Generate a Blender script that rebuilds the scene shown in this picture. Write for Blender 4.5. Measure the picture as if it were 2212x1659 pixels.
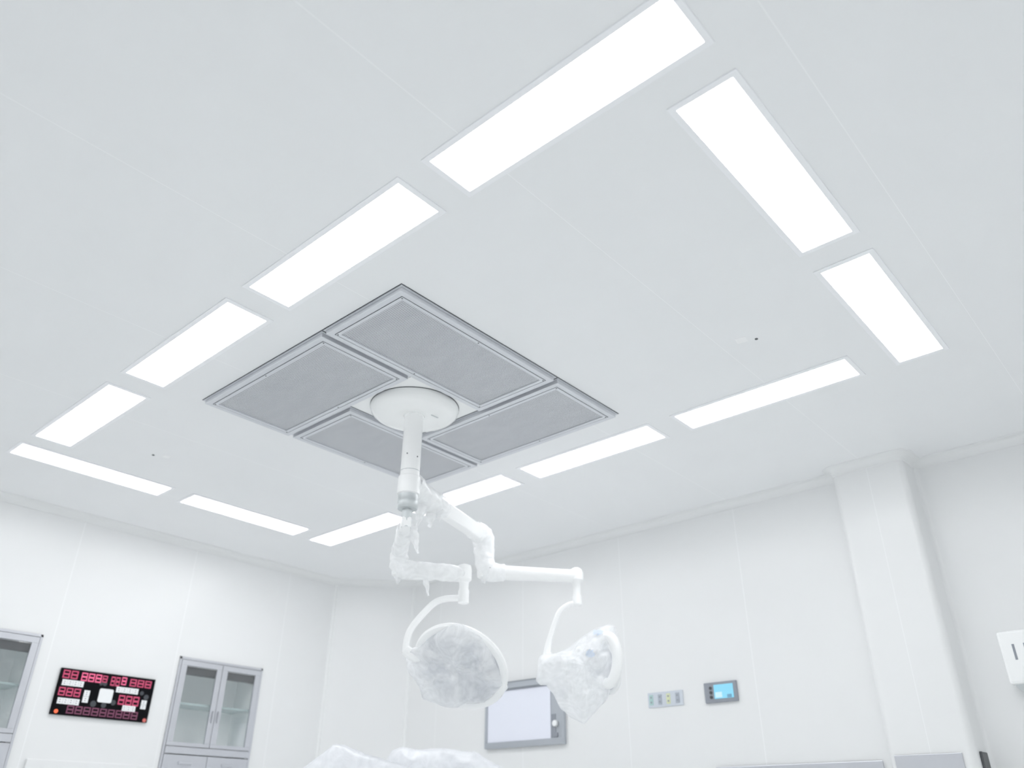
import bpy, bmesh, math, random
from mathutils import Vector, Matrix, noise

# ------------------------------------------------------------------ scene, camera, light, exposure
for o in list(bpy.data.objects):
    bpy.data.objects.remove(o, do_unlink=True)
sc = bpy.context.scene
C = sc.collection
sc.view_settings.view_transform = 'Standard'
sc.view_settings.look = 'None'
sc.view_settings.gamma = 1.0
sc.view_settings.use_curve_mapping = False
sc.view_settings.exposure = 0.0
sc.cycles.diffuse_bounces = 16
sc.cycles.max_bounces = 20
sc.cycles.transparent_max_bounces = 24
sc.cycles.caustics_reflective = False
sc.cycles.caustics_refractive = False

H = 3.22            # ceiling height
CAMZ = 0.80
cam_d = bpy.data.cameras.new('camera')
cam = bpy.data.objects.new('camera', cam_d)
C.objects.link(cam)
cam_d.sensor_fit = 'HORIZONTAL'
cam_d.sensor_width = 36.0
cam_d.lens = 27.9266
cam_d.clip_start = 0.05
right = Vector((0.74956864, 0.66189111, 0.00685722))
up = Vector((0.31739292, -0.36848876, 0.87377215))
fwd = Vector((-0.58086883, 0.65277576, 0.48628717))
m = Matrix.Identity(4)
for i in range(3):
    m[i][0], m[i][1], m[i][2] = right[i], up[i], -fwd[i]
m.translation = Vector((0, 0, CAMZ))
cam.matrix_world = m
cam_d.dof.use_dof = True
cam_d.dof.focus_distance = 4.1
cam_d.dof.aperture_fstop = 1.25
sc.camera = cam

LIGHT_STRENGTH = 9.3          # the recessed ceiling luminaires are the only lamps in the room
LIGHT_COLOR = (0.985, 0.99, 1.0)
w = bpy.data.worlds.new('room_world'); sc.world = w
w.use_nodes = True
w.node_tree.nodes['Background'].inputs[0].default_value = (0.8, 0.85, 0.9, 1)
w.node_tree.nodes['Background'].inputs[1].default_value = 0.05

# ------------------------------------------------------------------ materials
def mat(name, col, rough=0.5, metal=0.0, spec=0.5, emit=None, strength=0.0):
    mt = bpy.data.materials.new(name); mt.use_nodes = True
    b = mt.node_tree.nodes['Principled BSDF']
    b.inputs['Base Color'].default_value = (*col, 1)
    b.inputs['Roughness'].default_value = rough
    b.inputs['Metallic'].default_value = metal
    b.inputs['Specular IOR Level'].default_value = spec
    if emit:
        b.inputs['Emission Color'].default_value = (*emit, 1)
        b.inputs['Emission Strength'].default_value = strength
    return mt

def nd(mt, kind, **kw):
    n = mt.node_tree.nodes.new(kind)
    for k, v in kw.items(): setattr(n, k, v)
    return n

def math_node(mt, op, a, b=None, c=None):
    n = nd(mt, 'ShaderNodeMath', operation=op)
    for i, v in enumerate((a, b, c)):
        if v is None: continue
        if isinstance(v, (int, float)): n.inputs[i].default_value = v
        else: mt.node_tree.links.new(v, n.inputs[i])
    return n.outputs[0]

def panel_mat(name, col, seam_col, axis, phase, spacing, half, rough, spec=0.5):
    """painted metal panels with light sealant joints every `spacing` metres along an axis"""
    mt = mat(name, col, rough, 0, spec)
    L = mt.node_tree.links
    geo = nd(mt, 'ShaderNodeNewGeometry')
    sep = nd(mt, 'ShaderNodeSeparateXYZ'); L.new(geo.outputs['Position'], sep.inputs[0])
    t = math_node(mt, 'SUBTRACT', sep.outputs[axis], phase - spacing / 2)
    t = math_node(mt, 'DIVIDE', t, spacing)
    t = math_node(mt, 'FRACT', t)
    t = math_node(mt, 'SUBTRACT', t, 0.5)
    t = math_node(mt, 'ABSOLUTE', t)
    t = math_node(mt, 'LESS_THAN', t, half / spacing)
    nz = nd(mt, 'ShaderNodeTexNoise'); nz.inputs['Scale'].default_value = 2.2
    nz.inputs['Detail'].default_value = 3
    L.new(geo.outputs['Position'], nz.inputs['Vector'])
    mr = nd(mt, 'ShaderNodeMapRange'); mr.inputs['To Min'].default_value = 0.985; mr.inputs['To Max'].default_value = 1.015
    L.new(nz.outputs['Fac'], mr.inputs['Value'])
    base = nd(mt, 'ShaderNodeMix', data_type='RGBA', blend_type='MULTIPLY')
    base.inputs[0].default_value = 1.0
    base.inputs[6].default_value = (*col, 1)
    L.new(mr.outputs[0], base.inputs[7])
    mx = nd(mt, 'ShaderNodeMix', data_type='RGBA')
    L.new(t, mx.inputs[0]); L.new(base.outputs[2], mx.inputs[6]); mx.inputs[7].default_value = (*seam_col, 1)
    L.new(mx.outputs[2], mt.node_tree.nodes['Principled BSDF'].inputs['Base Color'])
    return mt

def perforated_mat(name):
    """grey sheet with a grid of small dark holes"""
    mt = mat(name, (0.5, 0.52, 0.56), 0.45, 0.25)
    L = mt.node_tree.links
    tc = nd(mt, 'ShaderNodeTexCoord')
    sep = nd(mt, 'ShaderNodeSeparateXYZ'); L.new(tc.outputs['Object'], sep.inputs[0])
    pitch = 0.011
    d = []
    for ax in (0, 1):
        t = math_node(mt, 'DIVIDE', sep.outputs[ax], pitch)
        t = math_node(mt, 'FRACT', t)
        t = math_node(mt, 'SUBTRACT', t, 0.5)
        d.append(math_node(mt, 'MULTIPLY', t, t))
    r = math_node(mt, 'ADD', d[0], d[1])
    hole = math_node(mt, 'LESS_THAN', r, 0.105)
    nz = nd(mt, 'ShaderNodeTexNoise'); nz.inputs['Scale'].default_value = 5
    nz.inputs['Detail'].default_value = 4
    mp = nd(mt, 'ShaderNodeMapping'); mp.inputs['Scale'].default_value = (1, 3, 1)
    L.new(tc.outputs['Object'], mp.inputs[0]); L.new(mp.outputs[0], nz.inputs['Vector'])
    cr = nd(mt, 'ShaderNodeMix', data_type='RGBA')
    cr.inputs[6].default_value = (0.64, 0.655, 0.69, 1); cr.inputs[7].default_value = (0.80, 0.812, 0.835, 1)
    L.new(nz.outputs['Fac'], cr.inputs[0])
    mx = nd(mt, 'ShaderNodeMix', data_type='RGBA')
    L.new(hole, mx.inputs[0]); L.new(cr.outputs[2], mx.inputs[6]); mx.inputs[7].default_value = (0.15, 0.155, 0.17, 1)
    L.new(mx.outputs[2], mt.node_tree.nodes['Principled BSDF'].inputs['Base Color'])
    return mt

def film_mat(name, col, lo, hi, scale, tint=None):
    """thin plastic film: partly clear, partly milky where it folds"""
    mt = mat(name, col, 0.28, 0, 0.6)
    L = mt.node_tree.links
    b = mt.node_tree.nodes['Principled BSDF']; out = mt.node_tree.nodes['Material Output']
    tl = nd(mt, 'ShaderNodeBsdfTranslucent'); tl.inputs[0].default_value = (*col, 1)
    m1 = nd(mt, 'ShaderNodeMixShader'); m1.inputs[0].default_value = 0.4
    L.new(b.outputs[0], m1.inputs[1]); L.new(tl.outputs[0], m1.inputs[2])
    tr = nd(mt, 'ShaderNodeBsdfTransparent'); tr.inputs[0].default_value = (0.97, 0.98, 0.99, 1)
    nz = nd(mt, 'ShaderNodeTexNoise'); nz.inputs['Scale'].default_value = scale
    nz.inputs['Detail'].default_value = 3; nz.inputs['Distortion'].default_value = 1.2
    tc = nd(mt, 'ShaderNodeTexCoord'); L.new(tc.outputs['Object'], nz.inputs['Vector'])
    mr = nd(mt, 'ShaderNodeMapRange')
    mr.inputs['From Min'].default_value = 0.3; mr.inputs['From Max'].default_value = 0.7
    mr.inputs['To Min'].default_value = lo; mr.inputs['To Max'].default_value = hi
    L.new(nz.outputs['Fac'], mr.inputs['Value'])
    m2 = nd(mt, 'ShaderNodeMixShader')
    L.new(mr.outputs[0], m2.inputs[0]); L.new(tr.outputs[0], m2.inputs[1]); L.new(m1.outputs[0], m2.inputs[2])
    L.new(m2.outputs[0], out.inputs[0])
    return mt

def glass_mat(name):
    mt = bpy.data.materials.new(name); mt.use_nodes = True
    nt = mt.node_tree; nt.nodes.clear()
    out = nt.nodes.new('ShaderNodeOutputMaterial')
    tr = nt.nodes.new('ShaderNodeBsdfTransparent'); tr.inputs[0].default_value = (0.985, 0.99, 0.99, 1)
    gl = nt.nodes.new('ShaderNodeBsdfGlossy'); gl.inputs[0].default_value = (1, 1, 1, 1); gl.inputs['Roughness'].default_value = 0.02
    mx = nt.nodes.new('ShaderNodeMixShader'); mx.inputs[0].default_value = 0.07
    nt.links.new(tr.outputs[0], mx.inputs[1]); nt.links.new(gl.outputs[0], mx.inputs[2]); nt.links.new(mx.outputs[0], out.inputs[0])
    return mt

WALLC = (0.832, 0.836, 0.838)
M = dict(
    ceiling=panel_mat('ceiling_paint', (0.900, 0.906, 0.914), (0.98, 0.985, 0.99), 0, -1.69, 1.17, 0.0018, 0.42, 0.35),
    wall_back=panel_mat('wall_paint_back', WALLC, (0.90, 0.905, 0.91), 0, -4.005, 1.168, 0.003, 0.30),
    wall_left=panel_mat('wall_paint_left', WALLC, (0.90, 0.905, 0.91), 1, 2.58, 1.09, 0.003, 0.30),
    wall_plain=mat('wall_paint', WALLC, 0.30),
    pillar=panel_mat('pillar_paint', WALLC, (0.90, 0.905, 0.91), 0, -1.665, 2.0, 0.002, 0.28),
    cove=mat('cove_aluminium', (0.87, 0.875, 0.875), 0.35),
    floor=mat('floor_vinyl', (0.84, 0.855, 0.85), 0.35),
    light_frame=mat('light_frame_white', (0.95, 0.955, 0.975), 0.35),
    diffuser=mat('light_diffuser', (0.9, 0.9, 0.9), 0.5, emit=LIGHT_COLOR, strength=LIGHT_STRENGTH),
    alu=mat('diffuser_aluminium', (0.72, 0.735, 0.77), 0.36, 0.35),
    alu_dark=mat('gasket_and_gap_shade', (0.10, 0.105, 0.12), 0.5),
    perf=perforated_mat('perforated_sheet'),
    white=mat('white_enamel', (0.95, 0.955, 0.955), 0.22),
    canopy=mat('canopy_white', (0.965, 0.97, 0.965), 0.14),
    grey_metal=mat('grey_collar', (0.62, 0.65, 0.66), 0.4, 0.3),
    arm=mat('arm_white', (0.975, 0.977, 0.977), 0.3),
    hole=mat('screw_dark', (0.16, 0.17, 0.18), 0.5),
    lens=mat('lamp_lens', (0.72, 0.735, 0.77), 0.2, 0.0),
    bulb=mat('lamp_reflector', (0.60, 0.62, 0.67), 0.2, 0.3),
    film=film_mat('plastic_film', (0.985, 0.987, 0.992), 0.42, 0.92, 5.5),
    film_mid=film_mat('plastic_film_mid', (0.985, 0.987, 0.993), 0.50, 0.92, 5),
    blue_film=film_mat('plastic_film_blue', (0.77, 0.85, 0.98), 0.7, 0.95, 5),
    film_dense=film_mat('plastic_film_milky', (0.985, 0.987, 0.99), 0.80, 1.0, 9),
    drape=film_mat('plastic_drape', (0.95, 0.955, 0.975), 0.75, 0.97, 6),
    steel=mat('brushed_steel', (0.64, 0.65, 0.69), 0.32, 0.65),
    steel_in=mat('cabinet_interior', (0.95, 0.96, 0.965), 0.5, 0.0),
    steel_dark=mat('dark_steel', (0.10, 0.105, 0.11), 0.4, 0.3),
    glass=glass_mat('cabinet_glass'),
    shelf=mat('shelf_glass', (0.45, 0.56, 0.56), 0.15),
    strip_dark=mat('strip_near_black', (0.03, 0.033, 0.042), 0.5),
    black=mat('display_black', (0.004, 0.004, 0.006), 0.6, 0, 0.1),
    digit=mat('digit_red', (0.2, 0.03, 0.06), 0.5, emit=(0.46, 0.060, 0.135), strength=1.0),
    digit_bright=mat('digit_pink', (0.3, 0.06, 0.1), 0.5, emit=(0.72, 0.125, 0.26), strength=1.0),
    digit_dim=mat('digit_dim', (0.05, 0.02, 0.04), 0.5, emit=(0.16, 0.045, 0.085), strength=1.0),
    grey_mark=mat('display_grey', (0.06, 0.065, 0.075), 0.6),
    led=mat('led_orange', (0.4, 0.1, 0.05), 0.5, emit=(0.85, 0.12, 0.045), strength=1.0),
    led_dim=mat('led_dull_red', (0.3, 0.08, 0.07), 0.5, emit=(0.35, 0.08, 0.07), strength=1.0),
    print_white=mat('print_white', (0.88, 0.89, 0.90), 0.6),
    screen_white=mat('viewer_screen', (0.84, 0.86, 0.95), 0.25),
    viewer_frame=mat('viewer_steel', (0.50, 0.53, 0.57), 0.35, 0.5),
    viewer_dark=mat('viewer_recess', (0.24, 0.26, 0.29), 0.45),
    grey_plastic=mat('grey_plastic', (0.30, 0.32, 0.36), 0.45),
    light_plastic=mat('light_grey_plastic', (0.62, 0.66, 0.72), 0.4),
    blue_screen=mat('touch_screen', (0.1, 0.3, 0.4), 0.2, emit=(0.27, 0.60, 0.76), strength=0.75),
    blue_pale=mat('touch_screen_pale', (0.3, 0.4, 0.45), 0.2, emit=(0.5, 0.72, 0.80), strength=0.75),
    blue_dark=mat('touch_screen_dark', (0.1, 0.2, 0.3), 0.2, emit=(0.16, 0.34, 0.47), strength=0.6),
    green=mat('socket_green', (0.42, 0.60, 0.58), 0.5),
    yellow=mat('socket_yellow', (0.70, 0.74, 0.48), 0.5),
    slate=mat('socket_grey', (0.42, 0.46, 0.52), 0.5),
    sticker=mat('sticker_white', (0.97, 0.97, 0.97), 0.4),
    blue_print=mat('blue_print', (0.45, 0.58, 0.9), 0.5),
)

# ------------------------------------------------------------------ mesh helpers
def new_bm(): return bmesh.new()

def box(bm, x0, x1, y0, y1, z0, z1):
    x0, x1 = sorted((x0, x1)); y0, y1 = sorted((y0, y1)); z0, z1 = sorted((z0, z1))
    vs = [bm.verts.new(p) for p in ((x0,y0,z0),(x1,y0,z0),(x1,y1,z0),(x0,y1,z0),(x0,y0,z1),(x1,y0,z1),(x1,y1,z1),(x0,y1,z1))]
    for f in ((0,3,2,1),(4,5,6,7),(0,1,5,4),(1,2,6,5),(2,3,7,6),(3,0,4,7)):
        bm.faces.new([vs[i] for i in f])

def frame_xy(bm, x0, x1, y0, y1, z0, z1, b):
    """a mitred rectangular ring in the xy plane"""
    o = ((x0,y0),(x1,y0),(x1,y1),(x0,y1)); i = ((x0+b,y0+b),(x1-b,y0+b),(x1-b,y1-b),(x0+b,y1-b))
    V = {}
    for n, pts in (('o', o), ('i', i)):
        for zi, z in enumerate((z0, z1)):
            for k, p in enumerate(pts): V[n, zi, k] = bm.verts.new((*p, z))
    for k in range(4):
        j = (k + 1) % 4
        bm.faces.new((V['o',0,j], V['o',0,k], V['i',0,k], V['i',0,j]))
        bm.faces.new((V['o',1,k], V['o',1,j], V['i',1,j], V['i',1,k]))
        bm.faces.new((V['o',0,k], V['o',0,j], V['o',1,j], V['o',1,k]))
        bm.faces.new((V['i',0,j], V['i',0,k], V['i',1,k], V['i',1,j]))

def lathe(bm, prof, center=(0,0,0), axis=(0,0,1), n=48, cap=True):
    ax = Vector(axis).normalized(); q = Vector((0,0,1)).rotation_difference(ax); c = Vector(center)
    rings = []
    for r, z in prof:
        rings.append([bm.verts.new(c + q @ Vector((r*math.cos(2*math.pi*k/n), r*math.sin(2*math.pi*k/n), z))) for k in range(n)])
    for a, b in zip(rings, rings[1:]):
        for k in range(n):
            j = (k+1) % n
            bm.faces.new((a[k], a[j], b[j], b[k]))
    if cap:
        bm.faces.new(list(reversed(rings[0]))); bm.faces.new(rings[-1])

def cyl(bm, p0, p1, r0, r1=None, n=32, bev=0.0):
    p0 = Vector(p0); p1 = Vector(p1); d = p1 - p0; h = d.length
    r1 = r0 if r1 is None else r1
    prof = [(r0,0),(r1,h)] if not bev else [(r0-bev,0),(r0-bev*.3,bev*.3),(r0,bev),(r1,h-bev),(r1-bev*.3,h-bev*.3),(r1-bev,h)]
    lathe(bm, prof, p0, d, n)

def smooth_path(pts, n=8):
    pts = [Vector(p) for p in pts]; out = []
    P = [pts[0]] + pts + [pts[-1]]
    for i in range(1, len(P)-2):
        for k in range(n):
            t = k/n; a,b,c,d = P[i-1],P[i],P[i+1],P[i+2]
            out.append(0.5*((2*b)+(c-a)*t+(2*a-5*b+4*c-d)*t*t+(3*b-a-3*c+d)*t**3))
    out.append(pts[-1]); return out

def tube(bm, pts, radii, n=20, jit=None, cap=True):
    """sweep with parallel transport; jit(p, i, k) gives a radius factor"""
    pts = [Vector(p) for p in pts]
    if not isinstance(radii, (list, tuple)): radii = [radii]*len(pts)
    t0 = (pts[1]-pts[0]).normalized()
    u = t0.orthogonal().normalized(); rings = []
    for i, p in enumerate(pts):
        a = pts[max(0,i-1)]; b = pts[min(len(pts)-1,i+1)]
        t = (b-a).normalized(); u = (u - t*u.dot(t)).normalized(); v = t.cross(u)
        ring = []
        for k in range(n):
            th = 2*math.pi*k/n; d = u*math.cos(th)+v*math.sin(th)
            r = radii[i]*(jit(p + d*radii[i], i, k) if jit else 1)
            ring.append(bm.verts.new(p + d*r))
        rings.append(ring)
    for a, b in zip(rings, rings[1:]):
        for k in range(n):
            j = (k+1) % n; bm.faces.new((a[k],a[j],b[j],b[k]))
    if cap:
        bm.faces.new(list(reversed(rings[0]))); bm.faces.new(rings[-1])

def lerp_pts(pts, n):
    pts = [Vector(p) for p in pts]; out = []
    for a, b in zip(pts, pts[1:]):
        for k in range(n): out.append(a.lerp(b, k/n))
    out.append(pts[-1]); return out

def obj(name, bm, material, parent=None, smooth=False, bevel=0.0, org=None):
    """link a bmesh (world coordinates) as one mesh object; org = its origin in world space"""
    bmesh.ops.recalc_face_normals(bm, faces=bm.faces[:])
    me = bpy.data.meshes.new(name)
    if org is not None:
        bmesh.ops.translate(bm, vec=-Vector(org), verts=bm.verts[:])
    bm.to_mesh(me); bm.free()
    o = bpy.data.objects.new(name, me); C.objects.link(o)
    if org is not None: o.location = org
    if parent is not None:
        o.parent = parent
        o.location = (Vector(org) if org is not None else Vector((0,0,0))) - world_loc(parent)
    me.materials.append(material)
    if smooth:
        for p in me.polygons: p.use_smooth = True
        try:
            me.set_sharp_from_angle(angle=math.radians(smooth if smooth > 1 else 38))
        except Exception: pass
    if bevel:
        md = o.modifiers.new('bevel', 'BEVEL'); md.width = bevel; md.segments = 2; md.limit_method = 'ANGLE'
    return o

def world_loc(o):
    v = Vector((0,0,0))
    while o is not None: v += Vector(o.location); o = o.parent
    return v

def thing(name, label, cat, loc=(0,0,0), group=None):
    o = bpy.data.objects.new(name, None); C.objects.link(o)
    o.empty_display_size = 0.1; o.location = loc
    return tag(o, label, cat, group)

def tag(o, label, cat, group=None):
    o['label'] = label; o['category'] = cat
    if group: o['group'] = group
    return o

def struct(name, bm, material, **kw):
    o = obj(name, bm, material, **kw); o['kind'] = 'structure'; return o

def dup(root, loc, rotz=0.0, label=None):
    r = root.copy(); C.objects.link(r); r.location = loc; r.rotation_euler = (0,0,rotz)
    if label: r['label'] = label
    for ch in list(root.children):
        c = ch.copy(); C.objects.link(c); c.parent = r
        for g in list(ch.children):
            d = g.copy(); C.objects.link(d); d.parent = c
    return r

# ------------------------------------------------------------------ room shell
XL, YB, YB2, XR, YF = -7.4, 6.0, 6.13, 0.75, -0.45
b = new_bm(); box(b, XL-0.9, XR+0.15, YF-0.15, YB2+0.15, -0.1, 0); struct('floor', b, M['floor'])
b = new_bm(); box(b, XL-0.9, XR+0.15, YF-0.15, YB2+0.15, H, H+0.1); struct('ceiling', b, M['ceiling'])
# left wall, panelled round two recessed cabinets (y0, y1, z0, z1)
CAB = ((1.613, 2.497), (3.708, 4.592)); CZ0, CZ1 = 0.12, 2.16
b = new_bm(); T = 0.10
ys = [YF, CAB[0][0], CAB[0][1], CAB[1][0], CAB[1][1], 5.37]
for k, (a, c) in enumerate(zip(ys, ys[1:])):
    if k in (1, 3):
        box(b, XL-T, XL, a, c, 0, CZ0); box(b, XL-T, XL, a, c, CZ1, H)
    else:
        box(b, XL-T, XL, a, c, 0, H)
struct('wall_left', b, M['wall_left'])
b = new_bm()
p = [(XL,5.37),(-6.8,YB),(-6.8,YB+T),(XL-T,YB+T),(XL-T,5.37)]
lo = [b.verts.new((x,y,0)) for x,y in p]; hi = [b.verts.new((x,y,H)) for x,y in p]
b.faces.new(lo); b.faces.new(list(reversed(hi)))
for k in range(5): b.faces.new((lo[k], lo[(k+1)%5], hi[(k+1)%5], hi[k]))
struct('wall_corner', b, M['wall_plain'])
b = new_bm(); box(b, -6.8, -1.9, YB, YB+T, 0, H); box(b, -1.43, XR, YB2, YB2+T, 0, H); struct('wall_back', b, M['wall_back'])
b = new_bm(); box(b, XR, XR+T, YF-T, YB2+T, 0, H); struct('wall_right', b, M['wall_plain'])
b = new_bm(); box(b, XL-T, XR, YF-T, YF, 0, H); struct('wall_front', b, M['wall_plain'])

# pillar with rounded front edges
PX0, PX1, PYF, PR = -1.93, -1.405, 5.86, 0.05
def arc(cx, cy, r, a0, a1, n=8):
    return [(cx+r*math.cos(math.radians(a0+(a1-a0)*k/n)), cy+r*math.sin(math.radians(a0+(a1-a0)*k/n))) for k in range(n+1)]
prof = arc(PX0+PR, PYF+PR, PR, 180, 270) + arc(PX1-PR, PYF+PR, PR, 270, 360)
b = new_bm()
pp = [(PX0, YB+0.02)] + prof + [(PX1, YB2+0.02)]
lo = [b.verts.new((x,y,0)) for x,y in pp]; hi = [b.verts.new((x,y,H)) for x,y in pp]
for k in range(len(pp)-1): b.faces.new((lo[k], lo[k+1], hi[k+1], hi[k]))
b.faces.new((lo[-1], lo[0], hi[0], hi[-1])); b.faces.new(list(reversed(lo))); b.faces.new(hi)
struct('wall_pillar', b, M['pillar'], smooth=25)

# concave cove moulding round the top of the walls
path = [(XL, YF), (XL, 5.37), (-6.8, YB), (PX0, YB)] + prof + [(PX1, YB2), (XR, YB2)]
def cove(path, r, steps=6):
    bm = new_bm(); n = len(path); offs = []
    for i in range(n):
        def nrm(a, b):
            d = Vector((b[0]-a[0], b[1]-a[1])).normalized(); return Vector((d.y, -d.x))
        if i == 0: m_ = nrm(path[0], path[1]); s = 1
        elif i == n-1: m_ = nrm(path[-2], path[-1]); s = 1
        else:
            n1, n2 = nrm(path[i-1], path[i]), nrm(path[i], path[i+1]); m_ = (n1+n2).normalized(); s = 1/max(0.4, m_.dot(n1))
        offs.append(m_*s)
    rows = []
    sec = [(0.0005, -r-0.008), (0.007, -r-0.007), (0.007, -r), (0.003, -r)]
    for k in range(steps+1):
        a = math.radians(90*k/steps)
        sec.append((0.003 + r - r*math.cos(a), -r + r*math.sin(a) - 0.003))
    sec += [(r, -0.007), (r+0.008, -0.007), (r+0.009, -0.0002)]
    for i, (x, y) in enumerate(path):
        rows.append([bm.verts.new((x+offs[i].x*d, y+offs[i].y*d, H+z)) for d, z in sec])
    for a, c in zip(rows, rows[1:]):
        for k in range(len(sec)-1): bm.faces.new((a[k], c[k], c[k+1], a[k+1]))
    return bm
struct('trim_1', cove(path, 0.058), M['cove'], smooth=50)
# vertical joint strips at both ends of the corner panel, and cove in the alcove beside the pillar
for n_, (x, y, nx, ny) in enumerate(((XL, 5.37, .92, -.38), (-6.8, YB, .38, -.92))):
    b = new_bm(); cyl(b, (x-nx*0.008, y-ny*0.008, 0), (x-nx*0.008, y-ny*0.008, H-0.06), 0.022, n=16)
    struct('trim_%d' % (n_+2), b, M['cove'], smooth=True)
b = new_bm(); r = 0.03; secp = [(PX1, YB2), (PX1, YB2-r)] + [(PX1+r-r*math.cos(math.radians(t)), YB2-r+r*math.sin(math.radians(t))) for t in range(15, 90, 15)] + [(PX1+r, YB2)]
lo = [b.verts.new((x,y,0)) for x,y in secp]; hi = [b.verts.new((x,y,H-0.03)) for x,y in secp]
for k in range(len(secp)): b.faces.new((lo[k], lo[(k+1)%len(secp)], hi[(k+1)%len(secp)], hi[k]))
b.faces.new(lo); b.faces.new(hi)
struct('trim_4', b, M['wall_plain'], smooth=40)

# ------------------------------------------------------------------ ceiling luminaires
LX, LY = 1.204, 0.294
def make_light(label):
    t = thing('ceiling_light', label, 'ceiling light', (0,0,H), 'recessed ceiling lights in a ring')
    fb = new_bm(); frame_xy(fb, -LX/2, LX/2, -LY/2, LY/2, -0.006, -0.0005, 0.028)
    o = obj('frame', fb, M['light_frame'], bevel=0.002); o.parent = t
    db = new_bm(); x, y, r_ = LX/2-0.0265, LY/2-0.0265, 0.008
    ring = arc(x-r_, y-r_, r_, 0, 90, 4)+arc(-x+r_, y-r_, r_, 90, 180, 4)+arc(-x+r_, -y+r_, r_, 180, 270, 4)+arc(x-r_, -y+r_, r_, 270, 360, 4)
    lo = [db.verts.new((px,py,-0.004)) for px,py in ring]; hi = [db.verts.new((px,py,-0.0008)) for px,py in ring]
    db.faces.new(list(reversed(lo))); db.faces.new(hi)
    for k in range(len(ring)): db.faces.new((lo[k], lo[(k+1)%len(ring)], hi[(k+1)%len(ring)], hi[k]))
    o = obj('diffuser', db, M['diffuser']); o.parent = t
    return t
AY, CY, BX, DX = 1.7095, 4.414, -0.8505, -6.304
spots = [
    (-5.393, AY, 0, 'farthest left light of the near row, beside the left corner of the light ring'),
    (-4.010, AY, 0, 'near row light just left of the air diffuser, second from the left corner'),
    (-2.655, AY, 0, 'near row light above the top corner of the air diffuser'),
    (-1.308, AY, 0, 'largest near light cut by the top edge of the photo'),
    (BX, 2.606, 1, 'upper of the two lights of the right side row'),
    (BX, 3.969, 1, 'lower of the two lights of the right side row, near the pillar'),
    (-1.778, CY, 0, 'rightmost light of the far row, nearest the white pillar'),
    (-3.152, CY, 0, 'far row light right of the right corner of the air diffuser'),
    (-4.510, CY, 0, 'far row light partly hidden by the long lamp arm'),
    (-5.850, CY, 0, 'far row light partly hidden by the lamp column, at the far corner'),
    (DX, 2.158, 1, 'light at the left edge of the photo, parallel to the clock wall'),
    (DX, 3.520, 1, 'right hand light of the pair parallel to the clock wall'),
]
first = None
for x, y, rt, lab in spots:
    if first is None:
        first = make_light(lab); first.location = (x, y, H)
    else:
        dup(first, (x, y, H), math.pi/2 if rt else 0, lab)

# ------------------------------------------------------------------ air diffuser: four panels in a pinwheel
def make_diffuser(x0, x1, y0, y1, label):
    cx, cy = (x0+x1)/2, (y0+y1)/2
    t = thing('air_diffuser', label, 'air vent', (cx, cy, H), 'perforated air diffusers in a pinwheel')
    b = new_bm(); box(b, x0, x1, y0, y1, H-0.0012, H-0.0003); obj('gap_shade', b, M['alu_dark'], t, org=(cx,cy,H))  # dark plate that paints the deep shadow into the gaps between panels
    g = 0.005; x0 += g; x1 -= g; y0 += g; y1 -= g
    b = new_bm(); frame_xy(b, x0, x1, y0, y1, H-0.006, H-0.0013, 0.03); obj('flange', b, M['alu'], t, org=(cx,cy,H))
    b = new_bm(); frame_xy(b, x0+0.012, x1-0.012, y0+0.012, y1-0.012, H-0.030, H-0.006, 0.034); obj('frame', b, M['alu'], t, bevel=0.002, org=(cx,cy,H))
    b = new_bm(); frame_xy(b, x0+0.046, x1-0.046, y0+0.046, y1-0.046, H-0.026, H-0.006, 0.005); obj('gasket', b, M['alu_dark'], t, org=(cx,cy,H))
    b = new_bm(); frame_xy(b, x0+0.051, x1-0.051, y0+0.051, y1-0.051, H-0.031, H-0.006, 0.022); obj('screen_rim', b, M['alu'], t, bevel=0.002, org=(cx,cy,H))
    b = new_bm(); box(b, x0+0.072, x1-0.072, y0+0.072, y1-0.072, H-0.024, H-0.006); obj('perforated_screen', b, M['perf'], t, org=(cx,cy,H))
    for sx, sy in ((x0+0.06, y0+0.06), (x1-0.06, y0+0.06), (x1-0.06, y1-0.06), (x0+0.06, y1-0.06),
                   (((x0+x1)/2, y0+0.06) if x1-x0 > y1-y0 else (x0+0.06, (y0+y1)/2)), (((x0+x1)/2, y1-0.06) if x1-x0 > y1-y0 else (x1-0.06, (y0+y1)/2))):
        b = new_bm(); cyl(b, (sx, sy, H-0.0325), (sx, sy, H-0.030), 0.0045, n=10); obj('screw', b, M['hole'], t, org=(cx,cy,H))
    return t
FX0, FX1, FY0, FY1 = -4.565, -2.617, 2.086, 4.022
make_diffuser(-3.282, FX1, FY0, 3.364, 'perforated air diffuser panel nearest the camera, top of the pinwheel')
make_diffuser(FX0, -3.284, FY0, 2.764, 'left perforated air diffuser panel of the pinwheel')
make_diffuser(-3.892, FX1, 3.366, FY1, 'right perforated air diffuser panel of the pinwheel')
make_diffuser(FX0, -3.894, 2.766, FY1, 'perforated air diffuser panel behind the lamp column, bottom of the pinwheel')

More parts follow.
